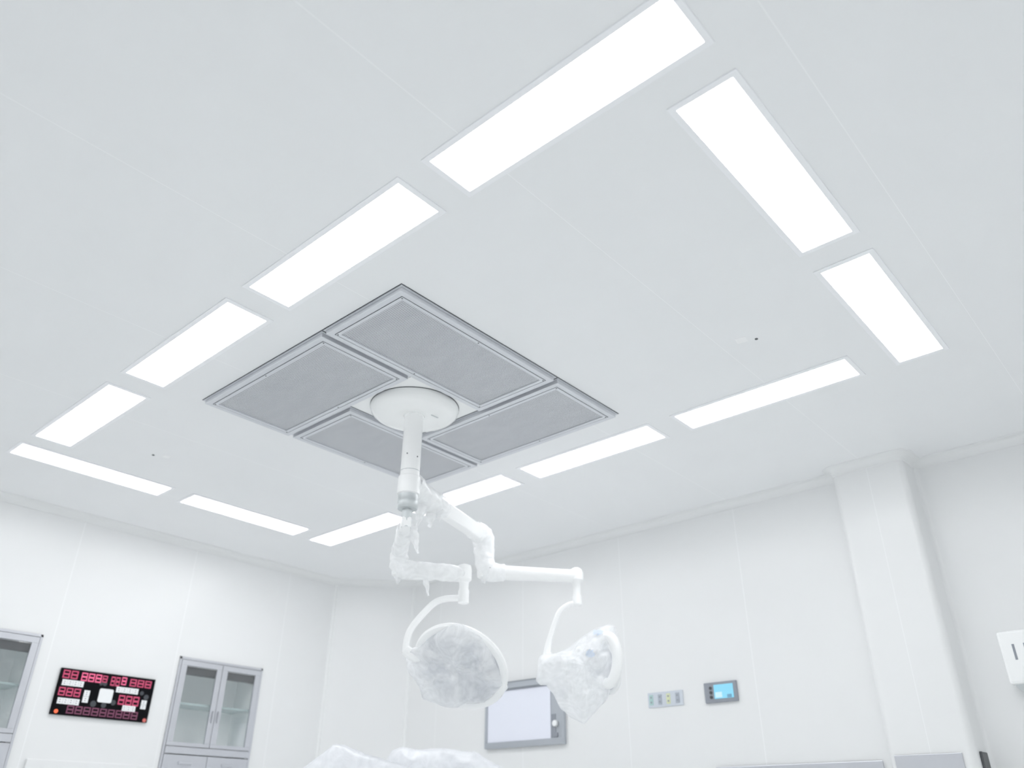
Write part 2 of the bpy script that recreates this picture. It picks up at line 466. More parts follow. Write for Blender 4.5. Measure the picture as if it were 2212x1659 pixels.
# ------------------------------------------------------------------ surgical lamp
AXX, AXY = -3.586, 3.064
def R(z): return z + CAMZ
lamp = thing('surgical_lamp', 'white twin-arm operating lamp hanging from the middle of the ceiling air diffuser', 'surgical lamp', (AXX, AXY, H))
b = new_bm(); box(b, -3.890, -3.286, 2.768, 3.362, H-0.005, H-0.0005); obj('mounting_plate', b, M['white'], lamp, org=(AXX,AXY,H), bevel=0.002)
b = new_bm()
lathe(b, [(0.286, -0.005), (0.291, -0.012), (0.291, -0.022), (0.285, -0.040), (0.268, -0.058), (0.242, -0.069), (0.205, -0.074), (0.13, -0.074), (0.075, -0.070), (0.061, -0.066)], (AXX, AXY, H), n=96)
can = obj('canopy', b, M['canopy'], lamp, smooth=50, org=(AXX,AXY,H))
b = new_bm(); lathe(b, [(0.286, -0.0052), (0.2925, -0.0053), (0.2925, -0.0082), (0.288, -0.0083)], (AXX,AXY,H), n=96, cap=False); obj('seam_ring', b, M['alu_dark'], can, org=(AXX,AXY,H))
b = new_bm()
box(b, -3.480, -3.472, 3.115, 3.175, H-0.0765, H-0.0725); obj('latch', b, M['grey_metal'], can, org=(AXX,AXY,H))
b = new_bm(); cyl(b, (AXX,AXY,R(1.80)), (AXX,AXY,H-0.066), 0.061, n=48)
col = obj('column', b, M['arm'], lamp, smooth=True, org=(AXX,AXY,H))
for zz in (1.957, 1.845):
    b = new_bm(); cyl(b, (AXX,AXY,R(zz)-0.002), (AXX,AXY,R(zz)+0.002), 0.0622, n=48); obj('seam_ring', b, M['grey_metal'], col, smooth=True, org=(AXX,AXY,H))
b = new_bm(); lathe(b, [(0.061,0.0),(0.067,0.003),(0.069,0.010),(0.067,0.016),(0.061,0.018)], (AXX,AXY,H-0.080), n=48, cap=False); obj('seam_ring', b, M['canopy'], col, smooth=True, org=(AXX,AXY,H))
vx, vy = 0.76, -0.65     # towards the camera
for dz, ang in ((2.06, -25), (2.045, 40), (1.88, -32), (1.81, 22), (2.36, 12)):
    a = math.atan2(vy, vx) + math.radians(ang)
    d = Vector((math.cos(a), math.sin(a), 0)); c_ = Vector((AXX,AXY,R(dz)))
    b = new_bm(); cyl(b, c_+d*0.058, c_+d*0.0635, 0.006 if dz < 2 else 0.0045, n=12); obj('screw', b, M['hole'], col, org=(AXX,AXY,H))
b = new_bm(); lathe(b, [(0.045,R(1.706)),(0.060,R(1.708)),(0.0635,R(1.714)),(0.0640,R(1.757)),(0.0625,R(1.76)),(0.0618,R(1.80))], (AXX,AXY,0), n=48)
obj('collar', b, M['grey_metal'], lamp, smooth=True, org=(AXX,AXY,H))
b = new_bm(); cyl(b, (AXX,AXY,R(1.59)), (AXX,AXY,R(1.709)), 0.030, n=32); obj('swivel', b, M['grey_metal'], lamp, smooth=True, org=(AXX,AXY,H))

def beam(name, p0, p1, wd, ht, mt, bev=0.012):
    p0, p1 = Vector(p0), Vector(p1); d = (p1-p0); L_ = d.length; t_ = d.normalized()
    s = t_.cross(Vector((0,0,1))).normalized(); u_ = s.cross(t_)
    bm = new_bm(); V = []
    for q in (p0, p1):
        V.append([bm.verts.new(q + s*a*wd/2 + u_*c*ht/2) for a, c in ((-1,-1),(1,-1),(1,1),(-1,1))])
    for k in range(4): bm.faces.new((V[0][k], V[0][(k+1)%4], V[1][(k+1)%4], V[1][k]))
    bm.faces.new(list(reversed(V[0]))); bm.faces.new(V[1])
    return obj(name, bm, mt, lamp, bevel=bev, org=(AXX,AXY,H))

# long arm (towards the back wall)
J1 = Vector((-3.911, 4.101, R(1.86))); E1 = Vector((-3.474, 4.630, R(1.602))); D1 = Vector((-3.474, 4.630, R(1.417)))
ax1 = Vector((AXX, AXY, R(1.86)))
beam('arm', ax1 + (J1-ax1).normalized()*0.045, J1, 0.072, 0.105, M['arm'])
b = new_bm(); lathe(b, [(0.062,-0.062),(0.071,-0.055),(0.071,0.055),(0.062,0.062)], ax1, n=48); obj('arm_ring', b, M['arm'], lamp, smooth=True, org=(AXX,AXY,H))
b = new_bm(); cyl(b, J1+Vector((0,0,0.06)), Vector((J1.x,J1.y,R(1.555))), 0.055, 0.045, n=32, bev=0.012); obj('joint', b, M['arm'], lamp, smooth=True, org=(AXX,AXY,H))
b = new_bm(); tube(b, lerp_pts([(J1.x,J1.y,R(1.60)), E1], 6), [0.056,0.054,0.052,0.050,0.049,0.048,0.047], n=24); obj('spring_arm', b, M['arm'], lamp, smooth=True, org=(AXX,AXY,H))
b = new_bm(); lathe(b, [(0.02,0.062),(0.040,0.050),(0.050,0.022),(0.050,-0.03),(0.030,-0.055),(0.026,-0.13),(0.032,-0.15),(0.034,-0.205),(0.028,-0.212)], E1, n=32); obj('drop_joint', b, M['arm'], lamp, smooth=True, org=(AXX,AXY,H))
# short arm (away from the camera)
J2 = Vector((-4.035, 3.409, R(1.61))); E2 = Vector((-3.795, 3.792, R(1.497))); D2 = Vector((-3.795, 3.792, R(1.325)))
ax2 = Vector((AXX, AXY, R(1.62)))
beam('arm', ax2 - (J2-ax2).normalized()*0.03, J2, 0.06, 0.07, M['arm'])
b = new_bm(); cyl(b, J2+Vector((0,0,0.04)), Vector((J2.x,J2.y,R(1.445))), 0.044, 0.042, n=32, bev=0.012); obj('joint', b, M['arm'], lamp, smooth=True, org=(AXX,AXY,H))
b = new_bm(); tube(b, lerp_pts([(J2.x,J2.y,R(1.49)), E2], 6), [0.050,0.048,0.047,0.047,0.047,0.047,0.047], n=24); obj('spring_arm', b, M['arm'], lamp, smooth=True, org=(AXX,AXY,H))
b = new_bm(); lathe(b, [(0.02,0.065),(0.045,0.055),(0.050,0.025),(0.050,-0.04),(0.033,-0.058),(0.030,-0.10),(0.036,-0.115),(0.036,-0.195),(0.030,-0.20)], E2, n=32); obj('drop_joint', b, M['arm'], lamp, smooth=True, org=(AXX,AXY,H))

# a vertical frame facing the camera side of the room, used to lay out the curved tubes and heads
SX = Vector((0.747, 0.665, 0)).normalized(); SZ = Vector((0,0,1)); SN = Vector((0.665, -0.747, 0)).normalized()
def loc(P, a, c, n_=0.0): return P + SX*a + SZ*c + SN*n_
b = new_bm()
pts = smooth_path([loc(D2, a, c) for a, c in [(0.03,0.012),(-0.05,0.008),(-0.121,0.002),(-0.185,-0.02),(-0.247,-0.079),(-0.326,-0.176),(-0.358,-0.253),(-0.364,-0.345)]], 6)
tube(b, pts, 0.0215, n=20); obj('yoke_tube', b, M['arm'], lamp, smooth=True, org=(AXX,AXY,H))
b = new_bm()
pts = smooth_path([loc(D1, a, c) for a, c in [(0.02,0.0),(-0.03,-0.012),(-0.07,-0.024),(-0.131,-0.074),(-0.173,-0.172),(-0.211,-0.287),(-0.228,-0.39)]], 6)
tube(b, pts, [0.017 + 0.013*max(0, (i/len(pts)-0.75))*4 for i in range(len(pts))], n=20); obj('yoke_tube', b, M['arm'], lamp, smooth=True, org=(AXX,AXY,H))

def lamp_head(c, axis, rad, label):
    """round dish: back shell, rim, lens plate with modules, centre handle; axis points out of the lit face"""
    ax = Vector(axis).normalized()
    bm = new_bm(); k = rad
    lathe(bm, [(0.10*k,-0.30*k),(0.30*k,-0.29*k),(0.60*k,-0.22*k),(0.85*k,-0.12*k),(0.96*k,-0.04*k),(1.0*k,0.03*k),(0.98*k,0.06*k),(0.93*k,0.06*k),(0.90*k,0.03*k)], c, ax, n=64)
    h = obj('lamp_head', bm, M['arm'], lamp, smooth=True, org=(AXX,AXY,H)); h['label'] = label
    bm = new_bm(); lathe(bm, [(0.93*k,0.0),(1.0*k,-0.035*k),(1.07*k,-0.02*k),(1.09*k,0.04*k),(1.06*k,0.09*k),(0.98*k,0.105*k),(0.93*k,0.08*k),(0.92*k,0.03*k)], c, ax, n=64, cap=False); obj('rim', bm, M['arm'], h, smooth=True, org=(AXX,AXY,H))
    bm = new_bm(); lathe(bm, [(0.905*k,0.030*k),(0.905*k,0.038*k),(0.5*k,0.048*k),(0.12*k,0.048*k)], c, ax, n=64); obj('lens', bm, M['lens'], h, smooth=True, org=(AXX,AXY,H))
    q = Vector((0,0,1)).rotation_difference(ax)
    for i in range(6):
        a = math.radians(60*i+12); p_ = Vector(c) + q @ Vector((0.58*k*math.cos(a), 0.58*k*math.sin(a), 0.05*k))
        bm = new_bm(); lathe(bm, [(0.20*k,0),(0.19*k,0.02*k),(0.15*k,0.025*k)], p_, ax, n=24); obj('light_module', bm, M['bulb'], h, smooth=True, org=(AXX,AXY,H))
    bm = new_bm(); lathe(bm, [(0.11*k,0.045*k),(0.10*k,0.10*k),(0.055*k,0.12*k),(0.05*k,0.34*k),(0.07*k,0.38*k),(0.04*k,0.42*k)], c, ax, n=24); obj('handle', bm, M['arm'], h, smooth=True, org=(AXX,AXY,H))
    return h
HL = loc(D2, 0.0, -0.425, 0.0)
lamp_head(HL, SN*0.62 - SZ*0.70 - SX*0.30, 0.296, 'left lamp head inside its plastic bag')
HR = loc(D1, 0.165, -0.435, 0.0)
hr_ = lamp_head(HR, -SX*0.84 - SZ*0.30 + SN*0.40, 0.185, 'right lamp head inside its plastic bag')
b = new_bm(); tube(b, lerp_pts([loc(D2,-0.364,-0.33), loc(D2,-0.30,-0.375), loc(D2,-0.10,-0.33)], 4), 0.035, n=16); obj('head_bracket', b, M['arm'], lamp, smooth=True, org=(AXX,AXY,H))
b = new_bm(); tube(b, lerp_pts([loc(D1,-0.228,-0.37), loc(D1,-0.20,-0.44), loc(D1,0.20,-0.36,-0.10)], 4), [0.04,0.045,0.06,0.075,0.075,0.07,0.065,0.055,0.05], n=16); obj('head_bracket', b, M['arm'], lamp, smooth=True, org=(AXX,AXY,H))

b = new_bm(); gp = smooth_path([loc(D1, a, c, n_) for a, c, n_ in [(0.150,-0.275,0.10),(0.206,-0.282,0.17),(0.236,-0.35,0.19),(0.240,-0.445,0.19),(0.220,-0.53,0.18),(0.185,-0.578,0.15),(0.13,-0.55,0.08)]], 5)
tube(b, gp, 0.036, n=18); obj('guard_rim', b, M['arm'], hr_, smooth=True, org=(AXX,AXY,H))

# ------------------------------------------------------------------ plastic film: bags, sleeves, drapes
def ridge(p, s, seed):
    v = Vector((p.x*s+seed*3.1, p.y*s-seed*1.7, p.z*s+seed*0.9))
    return 1 - 2*abs(noise.noise(v)) - 0.45 + 0.5*(0.5-abs(noise.noise(v*2.3)))

TOCAM = Vector((0.67, -0.72, -0.17)).normalized()
def puff(bm, P, poly, thick, seed, amp=0.03, fs=7.0, nb=110, nt=20, center=None, powr=0.8, shear=None, spots=()):
    """crumpled closed bag whose outline in the upright frame at P is `poly`"""
    n = len(poly); seg = [math.dist(poly[i], poly[(i+1) % n]) for i in range(n)]; tot = sum(seg)
    bd = []; i = 0; acc = 0.0
    for k in range(nb):
        s = tot*k/nb
        while acc + seg[i] < s: acc += seg[i]; i += 1
        t = (s-acc)/seg[i]; a, c = poly[i], poly[(i+1) % n]
        bd.append((a[0]+(c[0]-a[0])*t, a[1]+(c[1]-a[1])*t))
    cx, cy = center if center else (sum(p[0] for p in bd)/nb, sum(p[1] for p in bd)/nb)
    V = {}
    for side in (1, -1):
        for j in range(nt+1):
            t = j/nt
            for k in range(nb if j else 1):
                if j == nt and side == -1: V[-1, j, k] = V[1, j, k]; continue
                x = cx+(bd[k][0]-cx)*t; y = cy+(bd[k][1]-cy)*t
                d = side*thick*(max(0.0, 1-t*t)**powr)
                p_ = loc(P, x, y, d)
                if shear:
                    p_ = p_ + TOCAM*max(-0.12, shear[0]*(x-shear[2])+shear[1]*(y-shear[3]))
                f_ = ridge(p_ + SN*side*2, fs, seed)*amp*(1-t**5) + ridge(p_, fs*2.6, seed+5)*amp*0.35*(1-t**6)
                edge = noise.noise(p_*18)*0.006
                V[side, j, k] = bm.verts.new(p_ + SN*side*f_ + SX*edge + SZ*edge*0.7)
        for j in range(nt):
            for k in range(nb):
                l_ = (k+1) % nb
                if j == 0: f = (V[side,0,0], V[side,1,k], V[side,1,l_])
                else: f = (V[side,j,k], V[side,j+1,k], V[side,j+1,l_], V[side,j,l_])
                if len(set(f)) == len(f):
                    fc = bm.faces.new(f)
                    x = cx+(bd[k][0]-cx)*(j+.5)/nt; y = cy+(bd[k][1]-cy)*(j+.5)/nt
                    if side == 1 and any(math.hypot((x-a)*0.7, y-c) < r for a, c, r in spots): fc.material_index = 1

bagL = [(-0.399,-0.341),(-0.353,-0.323),(-0.282,-0.305),(-0.162,-0.228),(-0.043,-0.165),(0.003,-0.173),(0.065,-0.203),(0.127,-0.249),(0.189,-0.328),(0.239,-0.428),(0.306,-0.557),(0.268,-0.602),(0.21,-0.63),(0.152,-0.652),(0.05,-0.647),(-0.022,-0.686),(-0.089,-0.681),(-0.154,-0.66),(-0.243,-0.633),(-0.271,-0.559),(-0.326,-0.495),(-0.363,-0.433),(-0.373,-0.37)]
bagR = [(-0.301,-0.54),(-0.28,-0.387),(-0.244,-0.362),(-0.18,-0.368),(-0.082,-0.33),(0.018,-0.253),(0.119,-0.189),(0.219,-0.159),(0.268,-0.168),(0.277,-0.242),(0.255,-0.283),(0.285,-0.383),(0.286,-0.475),(0.25,-0.561),(0.21,-0.591),(0.184,-0.656),(0.095,-0.745),(0.02,-0.818),(-0.063,-0.781),(-0.139,-0.718),(-0.185,-0.629),(-0.231,-0.564),(-0.279,-0.57)]
b = new_bm(); puff(b, D2, bagL, 0.20, 3, 0.05, 6.0, shear=(0.48, 1.13, 0.0, -0.425))
tag(obj('plastic_bag', b, M['film'], smooth=70, org=HL), 'clear crumpled plastic bag over the left lamp head', 'plastic bag', 'plastic bags on the lamp heads')
b = new_bm(); puff(b, D1, bagR, 0.24, 11, 0.045, 6.0, spots=((0.122,-0.238,0.026),(0.055,-0.405,0.022)))
o = obj('plastic_bag', b, M['film_mid'], smooth=70, org=HR); o.data.materials.append(M['blue_film'])
tag(o, 'milky crumpled plastic bag over the right lamp head', 'plastic bag', 'plastic bags on the lamp heads')

def sleeve(label, pts, radii, seed, amp=0.22, fs=16, n=26, sub=10, flaps=(), material='film_dense'):
    bm = new_bm(); P = lerp_pts(pts, sub)
    rr = []
    for a, c in zip(radii, radii[1:]):
        for k in range(sub): rr.append(a+(c-a)*k/sub)
    rr.append(radii[-1])
    tube(bm, P, rr, n, jit=lambda p, i, k: 1 + amp*ridge(p, fs, seed) + amp*0.5*noise.noise(p*fs*2.2), cap=False)
    for (q, d, ln, wd) in flaps:           # loose hanging tails of film, thin closed tapering folds
        q = Vector(q); d = Vector(d); pts_ = [q + d*ln*t/7 + Vector((noise.noise(q+Vector((t,0,seed)))*0.012, noise.noise(q+Vector((0,t,seed)))*0.012, 0)) for t in range(8)]
        tube(bm, pts_, [wd*(0.55+0.6*noise.noise(q*9+Vector((t,seed,0)))**2+0.25*(1-abs(t-3)/4))*(1-0.10*t) for t in range(8)], 12, jit=lambda p, i, k: 1+0.5*ridge(p, 30, seed))
    o = obj('plastic_sleeve', bm, M[material], smooth=80, org=pts[0])
    return tag(o, label, 'plastic sleeve', 'plastic sleeves round the lamp arms')
def along(a, c, t): return Vector(a).lerp(Vector(c), t)
DN = Vector((0,0,-1))
sleeve('plastic film bunched where the long arm leaves the lamp column', [along(ax1,J1,0.02)+Vector((0,0,0.02)), along(ax1,J1,0.14), along(ax1,J1,0.30), along(ax1,J1,0.40)], [0.078,0.072,0.076,0.068], 2, 0.15, 12,
       flaps=[(along(ax1,J1,0.10)+Vector((0,0,0.05)), (0.2,0.3,0.9), 0.05, 0.03), (along(ax1,J1,0.16)+DN*0.06, (-0.25,0.1,-0.9), 0.14, 0.045), (along(ax1,J1,0.27)+DN*0.05, (-0.2,0.2,-0.9), 0.12, 0.05), (along(ax1,J1,0.36)+DN*0.02+SN*0.05, (0,0.2,-0.9), 0.10, 0.045)])
sleeve('plastic film wrapped round the elbow of the long arm', [along(ax1,J1,0.86), along(ax1,J1,0.98), (J1.x,J1.y,R(1.78)), (J1.x+0.005,J1.y,R(1.68)), (J1.x+0.02,J1.y+0.02,R(1.60)), along((J1.x,J1.y,R(1.60)),E1,0.22)], [0.066,0.076,0.074,0.066,0.066,0.056], 5, 0.15, 12,
       flaps=[((J1.x,J1.y,R(1.56)), (0.2,0.0,-0.6), 0.07, 0.03)])
sleeve('plastic film wrapped round the short arm below the lamp column', [along(ax2,J2,0.12), along(ax2,J2,0.4), along(ax2,J2,0.7), along(ax2,J2,1.0), (J2.x,J2.y,R(1.53)), (J2.x+0.01,J2.y+0.01,R(1.46))], [0.044,0.043,0.046,0.054,0.056,0.054], 8, 0.20, 13,
       flaps=[(along(ax2,J2,0.10)+SX*0.05, (0.2,0.1,-0.9), 0.16, 0.03), (along(ax2,J2,0.35)+SX*0.05, (0.3,0.2,-0.9), 0.14, 0.03), ((J2.x,J2.y,R(1.44)), (0,0,-0.9), 0.05, 0.03)])
sleeve('plastic film crumpled along the short spring arm', [(J2.x-0.01,J2.y-0.015,R(1.49)), along((J2.x,J2.y,R(1.49)),E2,0.35), along((J2.x,J2.y,R(1.49)),E2,0.7), along((J2.x,J2.y,R(1.49)),E2,1.0)], [0.062,0.056,0.054,0.053], 13, 0.14, 14,
       flaps=[(along((J2.x,J2.y,R(1.47)),E2,0.42), (0.08,0.08,-0.95), 0.16, 0.028)])

# two pieces of equipment under plastic below the lamp
def drape(label, P, top, thick, seed):
    poly = top + [(top[-1][0]+0.06, top[-1][1]-0.25), (top[-1][0]+0.05, -P.z), (top[0][0]-0.05, -P.z), (top[0][0]-0.06, top[0][1]-0.25)]
    bm = new_bm(); puff(bm, P, poly, thick, seed, 0.055, 6.0, nb=160, nt=26, center=(sum(t[0] for t in top)/len(top), top[0][1]-0.25), powr=0.5)
    for v in bm.verts: v.co.z = max(v.co.z, 0.0)
    o = obj('draped_equipment', bm, M['drape'], smooth=70, org=(P.x, P.y, 0))
    return tag(o, label, 'draped equipment', 'equipment under plastic below the lamp')
K = 1.14
drape('equipment under white plastic sheet, left one with a peaked top', Vector((-4.0,3.2,1.15)), [(-0.318,-0.067),(-0.257,-0.021),(-0.203,0.018),(-0.155,0.062),(-0.092,0.053),(0.033,0.010),(0.17,-0.03),(0.305,-0.063)], 0.17, 21)
drape('equipment under white plastic sheet, right one with a flat top', Vector((-3.75*K,3.62*K,0.8+0.35*K)), [(a*K, c*K) for a, c in [(-0.354,-0.056),(-0.307,0.036),(-0.24,0.062),(-0.142,0.043),(0.009,0.056),(0.12,0.039),(0.203,0.035),(0.264,-0.005),(0.355,-0.051)]], 0.17, 33)

# ------------------------------------------------------------------ left wall: recessed glass cabinets
def make_cabinet(label):
    y0, y1 = CAB[1]; z0, z1 = CZ0, CZ1; X = XL
    org = (X, (y0+y1)/2, z0)
    t = thing('wall_cabinet', label, 'wall cabinet', org, 'recessed steel cabinets with glass doors')
    e = 0.002; y0 += e; y1 -= e; z0 += e; z1 -= e
    D = 0.36
    b = new_bm()                                   # carcass
    box(b, X-D, X-D+0.015, y0, y1, z0, z1); box(b, X-D, X-0.002, y0, y0+0.05, z0, z1); box(b, X-D, X-0.002, y1-0.05, y1, z0, z1)
    box(b, X-D, X-0.002, y0, y1, z1-0.075, z1); box(b, X-D, X-0.002, y0, y1, z0, z0+0.05); box(b, X-D, X-0.01, y0, y1, 1.40, 1.425)
    obj('carcass', b, M['steel_in'], t, org=org)
    b = new_bm()                                   # face frame
    for (a, c, d, f) in ((y0, y1, z1-0.022, z1), (y0, y1, z0, z0+0.022), (y0, y0+0.020, z0, z1), (y1-0.020, y1, z0, z1)):
        box(b, X-0.002, X+0.014, a, c, d, f)
    obj('face_frame', b, M['steel'], t, org=org, bevel=0.002)
    ym = 4.152
    for a, c, ga, gc in ((y0+0.022, ym-0.002, 3.790, 4.096), (ym+0.002, y1-0.022, 4.212, 4.514)):
        za, zc, gza, gzc = 1.405, z1-0.026, 1.437, 2.085
        b = new_bm()
        for (p, q, r_, s) in ((a, c, gzc, zc), (a, c, za, gza), (a, ga, gza, gzc), (gc, c, gza, gzc)): box(b, X-0.004, X+0.018, p, q, r_, s)
        d = obj('glass_door', b, M['steel'], t, org=org, bevel=0.002)
        b = new_bm(); box(b, X+0.004, X+0.008, ga, gc, gza, gzc); obj('glass_pane', b, M['glass'], d, org=org)
        b = new_bm(); hy = ga-0.03 if a > ym else gc+0.03; cyl(b, (X+0.03, hy, 1.62), (X+0.03, hy, 1.72), 0.006, n=12); cyl(b, (X+0.016, hy, 1.63), (X+0.03, hy, 1.63), 0.005, n=8); cyl(b, (X+0.016, hy, 1.71), (X+0.03, hy, 1.71), 0.005, n=8)
        obj('handle', b, M['steel'], d, org=org, smooth=True)
        b = new_bm(); box(b, X-0.004, X+0.018, a, c, z0+0.026, 1.335); ld = obj('lower_door', b, M['steel'], t, org=org, bevel=0.002)
        b = new_bm(); box(b, X+0.018, X+0.03, (a+c)/2-0.06, (a+c)/2+0.06, 1.26, 1.28); obj('handle', b, M['steel'], ld, org=org, bevel=0.003)
    b = new_bm(); box(b, X-0.002, X+0.020, y0+0.022, y1-0.022, 1.342, 1.400); obj('drawer_front', b, M['steel'], t, org=org, bevel=0.003)
    b = new_bm(); box(b, X-0.04, X-0.015, y0+0.051, y1-0.051, 2.012, z1-0.076); obj('dark_strip', b, M['strip_dark'], t, org=org)  # near-black strip added behind the top of the glass to darken it
    b = new_bm(); box(b, X-D+0.016, X-0.03, y0+0.051, y1-0.051, 1.757, 1.772); obj('shelf', b, M['shelf'], t, org=org)
    return t, org
cab, corg = make_cabinet('steel cabinet with two glass doors set in the wall right of the digital clock')
dup(cab, (corg[0], corg[1]-2.095, corg[2]), 0, 'steel glass-door cabinet cut by the left edge of the photo')

# ------------------------------------------------------------------ left wall: digital clock panel
clk = thing('digital_clock', 'black wall clock panel with red digits and white captions between two cabinets', 'clock', (XL, 3.108, 1.573))
CO = (XL, 3.108, 1.573)
b = new_bm(); box(b, XL+0.0005, XL+0.022, 2.700, 3.516, 1.568, 1.926); obj('housing', b, M['black'], clk, org=CO, bevel=0.003)
XF = XL+0.0225
SEG = {'a': (.1,.9,.9,1), 'd': (.1,.9,0,.1), 'g': (.1,.9,.45,.55), 'f': (0,.16,.52,.96), 'b': (.84,1,.52,.96), 'e': (0,.16,.04,.48), 'c': (.84,1,.04,.48)}
NUM = {'0':'abcdef','1':'bc','2':'abged','3':'abgcd','4':'fgbc','5':'afgcd','6':'afgedc','7':'abc','8':'abcdefg','9':'abcdfg','-':'g'}
def digits(text, y0, y1, z0, z1, mt):
    bm = new_bm(); n = len(text); wd = (y1-y0)/n
    for i, ch in enumerate(text):
        for s in NUM[ch]:
            a, c, d, e = SEG[s]; ya = y0+i*wd+wd*0.08; W_ = wd*0.84; Hh = z1-z0
            grow = 0.05
            box(bm, XF, XF+0.0015, ya+(a-grow*0)*W_, ya+c*W_, z0+max(0,d-grow)*Hh, z0+min(1,e+grow)*Hh)
    return obj('digit_display', bm, M[mt], clk, org=CO)
digits('88', 2.716, 2.848, 1.848, 1.912, 'digit')
digits('888', 2.868, 3.045, 1.842, 1.908, 'digit_bright')
digits('8', 3.045, 3.095, 1.850, 1.905, 'digit')
digits('88', 3.120, 3.205, 1.832, 1.906, 'digit')
digits('8', 3.212, 3.262, 1.848, 1.912, 'digit_bright')
digits('888', 3.285, 3.489, 1.846, 1.906, 'digit')
digits('888', 2.716, 2.902, 1.713, 1.777, 'digit')
digits('888', 3.219, 3.410, 1.690, 1.767, 'digit')
digits('888888888', 2.815, 3.425, 1.583, 1.645, 'digit_dim')
def caption(name, n, y0, y1, z0, z1, vertical=False):
    """printed characters, each a small block of strokes"""
    bm = new_bm()
    for i in range(n):
        if vertical: a, c, d, e = y0, y1, z1-(z1-z0)*(i+1)/n+0.001, z1-(z1-z0)*i/n-0.001
        else: a, c, d, e = y0+(y1-y0)*i/n+0.0005, y0+(y1-y0)*(i+1)/n-0.0005, z0, z1
        hh = e-d; ww = c-a
        for k in range(3): box(bm, XF, XF+0.001, a, c, d+hh*(0.36*k), d+hh*(0.36*k+0.28))
        box(bm, XF, XF+0.0022, a+ww*0.02, a+ww*0.34, d, e); box(bm, XF, XF+0.0022, a+ww*0.62, a+ww*0.98, d, e)
    return obj(name, bm, M['print_white'], clk, org=CO)
caption('caption', 4, 2.729, 2.906, 1.792, 1.838)
caption('caption', 4, 2.729, 2.906, 1.650, 1.697)
caption('caption', 4, 3.184, 3.381, 1.785, 1.831)
caption('caption', 3, 3.271, 3.388, 1.643, 1.689)
caption('caption', 2, 2.925, 2.973, 1.676, 1.774, True)
caption('caption', 2, 3.428, 3.476, 1.672, 1.746, True)
b = new_bm()
ring = arc(3.152, 1.787, 0.014, 0, 90, 4)+arc(3.062, 1.787, 0.014, 90, 180, 4)+arc(3.062, 1.706, 0.014, 180, 270, 4)+arc(3.152, 1.706, 0.014, 270, 360, 4)
lo = [b.verts.new((XF, y, z)) for y, z in ring]; hi = [b.verts.new((XF+0.004, y, z)) for y, z in ring]
b.faces.new(lo); b.faces.new(hi)
for k in range(len(ring)): b.faces.new((lo[k], lo[(k+1)%len(ring)], hi[(k+1)%len(ring)], hi[k]))
obj('white_plate', b, M['print_white'], clk, org=CO)
for y, z, mt in ((2.742, 1.592, 'led'), (3.488, 1.585, 'led_dim')):
    b = new_bm(); cyl(b, (XF-0.001, y, z), (XF+0.003, y, z), 0.016, n=16); obj('indicator_light', b, M[mt], clk, org=CO)
for y, z, rr in ((3.022,1.675,0.025),(3.186,1.700,0.022),(3.110,1.672,0.022),(3.416,1.800,0.018),(3.462,1.772,0.022),(3.080,1.840,0.018),(3.047,1.838,0.015)):
    b = new_bm(); cyl(b, (XF-0.0008, y, z), (XF+0.0006, y, z), rr, n=16); obj('grey_mark', b, M['grey_mark'], clk, org=CO)

# white fixture whose top edge shows below the clock
b = new_bm(); box(b, XL+0.0005, XL+0.035, 2.62, 3.60, 0.62, 1.236)
o = obj('wall_box', b, M['wall_plain'], bevel=0.006, org=(XL, 3.1, 0.62)); tag(o, 'flat white wall panel below the clock, only its top edge showing', 'wall panel')

# ------------------------------------------------------------------ back wall
fv = thing('film_viewer', 'steel framed white x-ray film viewer on the wall behind the lamp heads', 'film viewer', (-5.145, YB, 1.43))
FO = (-5.145, YB, 1.43)
b = new_bm()
x0, x1, z0, z1 = -5.622, -4.668, 1.430, 2.003
for (a, c, d, e) in ((x0, x1, z1-0.062, z1), (x0, x1, z0, z0+0.05), (x0, x0+0.03, z0+0.05, z1-0.062), (x1-0.025, x1, z0+0.05, z1-0.062)): box(b, a, c, YB-0.035, YB-0.0005, d, e)
box(b, x0+0.03, x1-0.025, YB-0.012, YB-0.0005, z0+0.05, z1-0.062)
obj('frame', b, M['viewer_frame'], fv, org=FO, bevel=0.003)
b = new_bm(); box(b, x0+0.031, -4.822, YB-0.026, YB-0.0121, z0+0.051, z1-0.074); obj('screen', b, M['screen_white'], fv, org=FO)
b = new_bm(); box(b, x0+0.005, x1-0.005, YB-0.040, YB-0.0352, z1-0.074, z1-0.060); box(b, x0+0.005, x1-0.005, YB-0.040, YB-0.0352, z1-0.008, z1-0.002); obj('film_clip', b, M['viewer_dark'], fv, org=FO)
b = new_bm(); box(b, -4.818, -4.694, YB-0.022, YB-0.0121, z0+0.051, z1-0.074); cp_ = obj('control_strip', b, M['viewer_frame'], fv, org=FO)
b = new_bm(); box(b, -4.815, -4.765, YB-0.025, YB-0.0221, z0+0.06, 1.68); obj('shadow_gap', b, M['grey_plastic'], cp_, org=FO)
b = new_bm(); cyl(b, (-4.764, YB-0.026, 1.600), (-4.764, YB-0.050, 1.600), 0.030, 0.026, n=24, bev=0.003); obj('knob', b, M['print_white'], cp_, org=FO, smooth=True)
b = new_bm(); box(b, -4.783, -4.742, YB-0.030, YB-0.0221, 1.488, 1.525); obj('switch', b, M['grey_plastic'], cp_, org=FO, bevel=0.003)

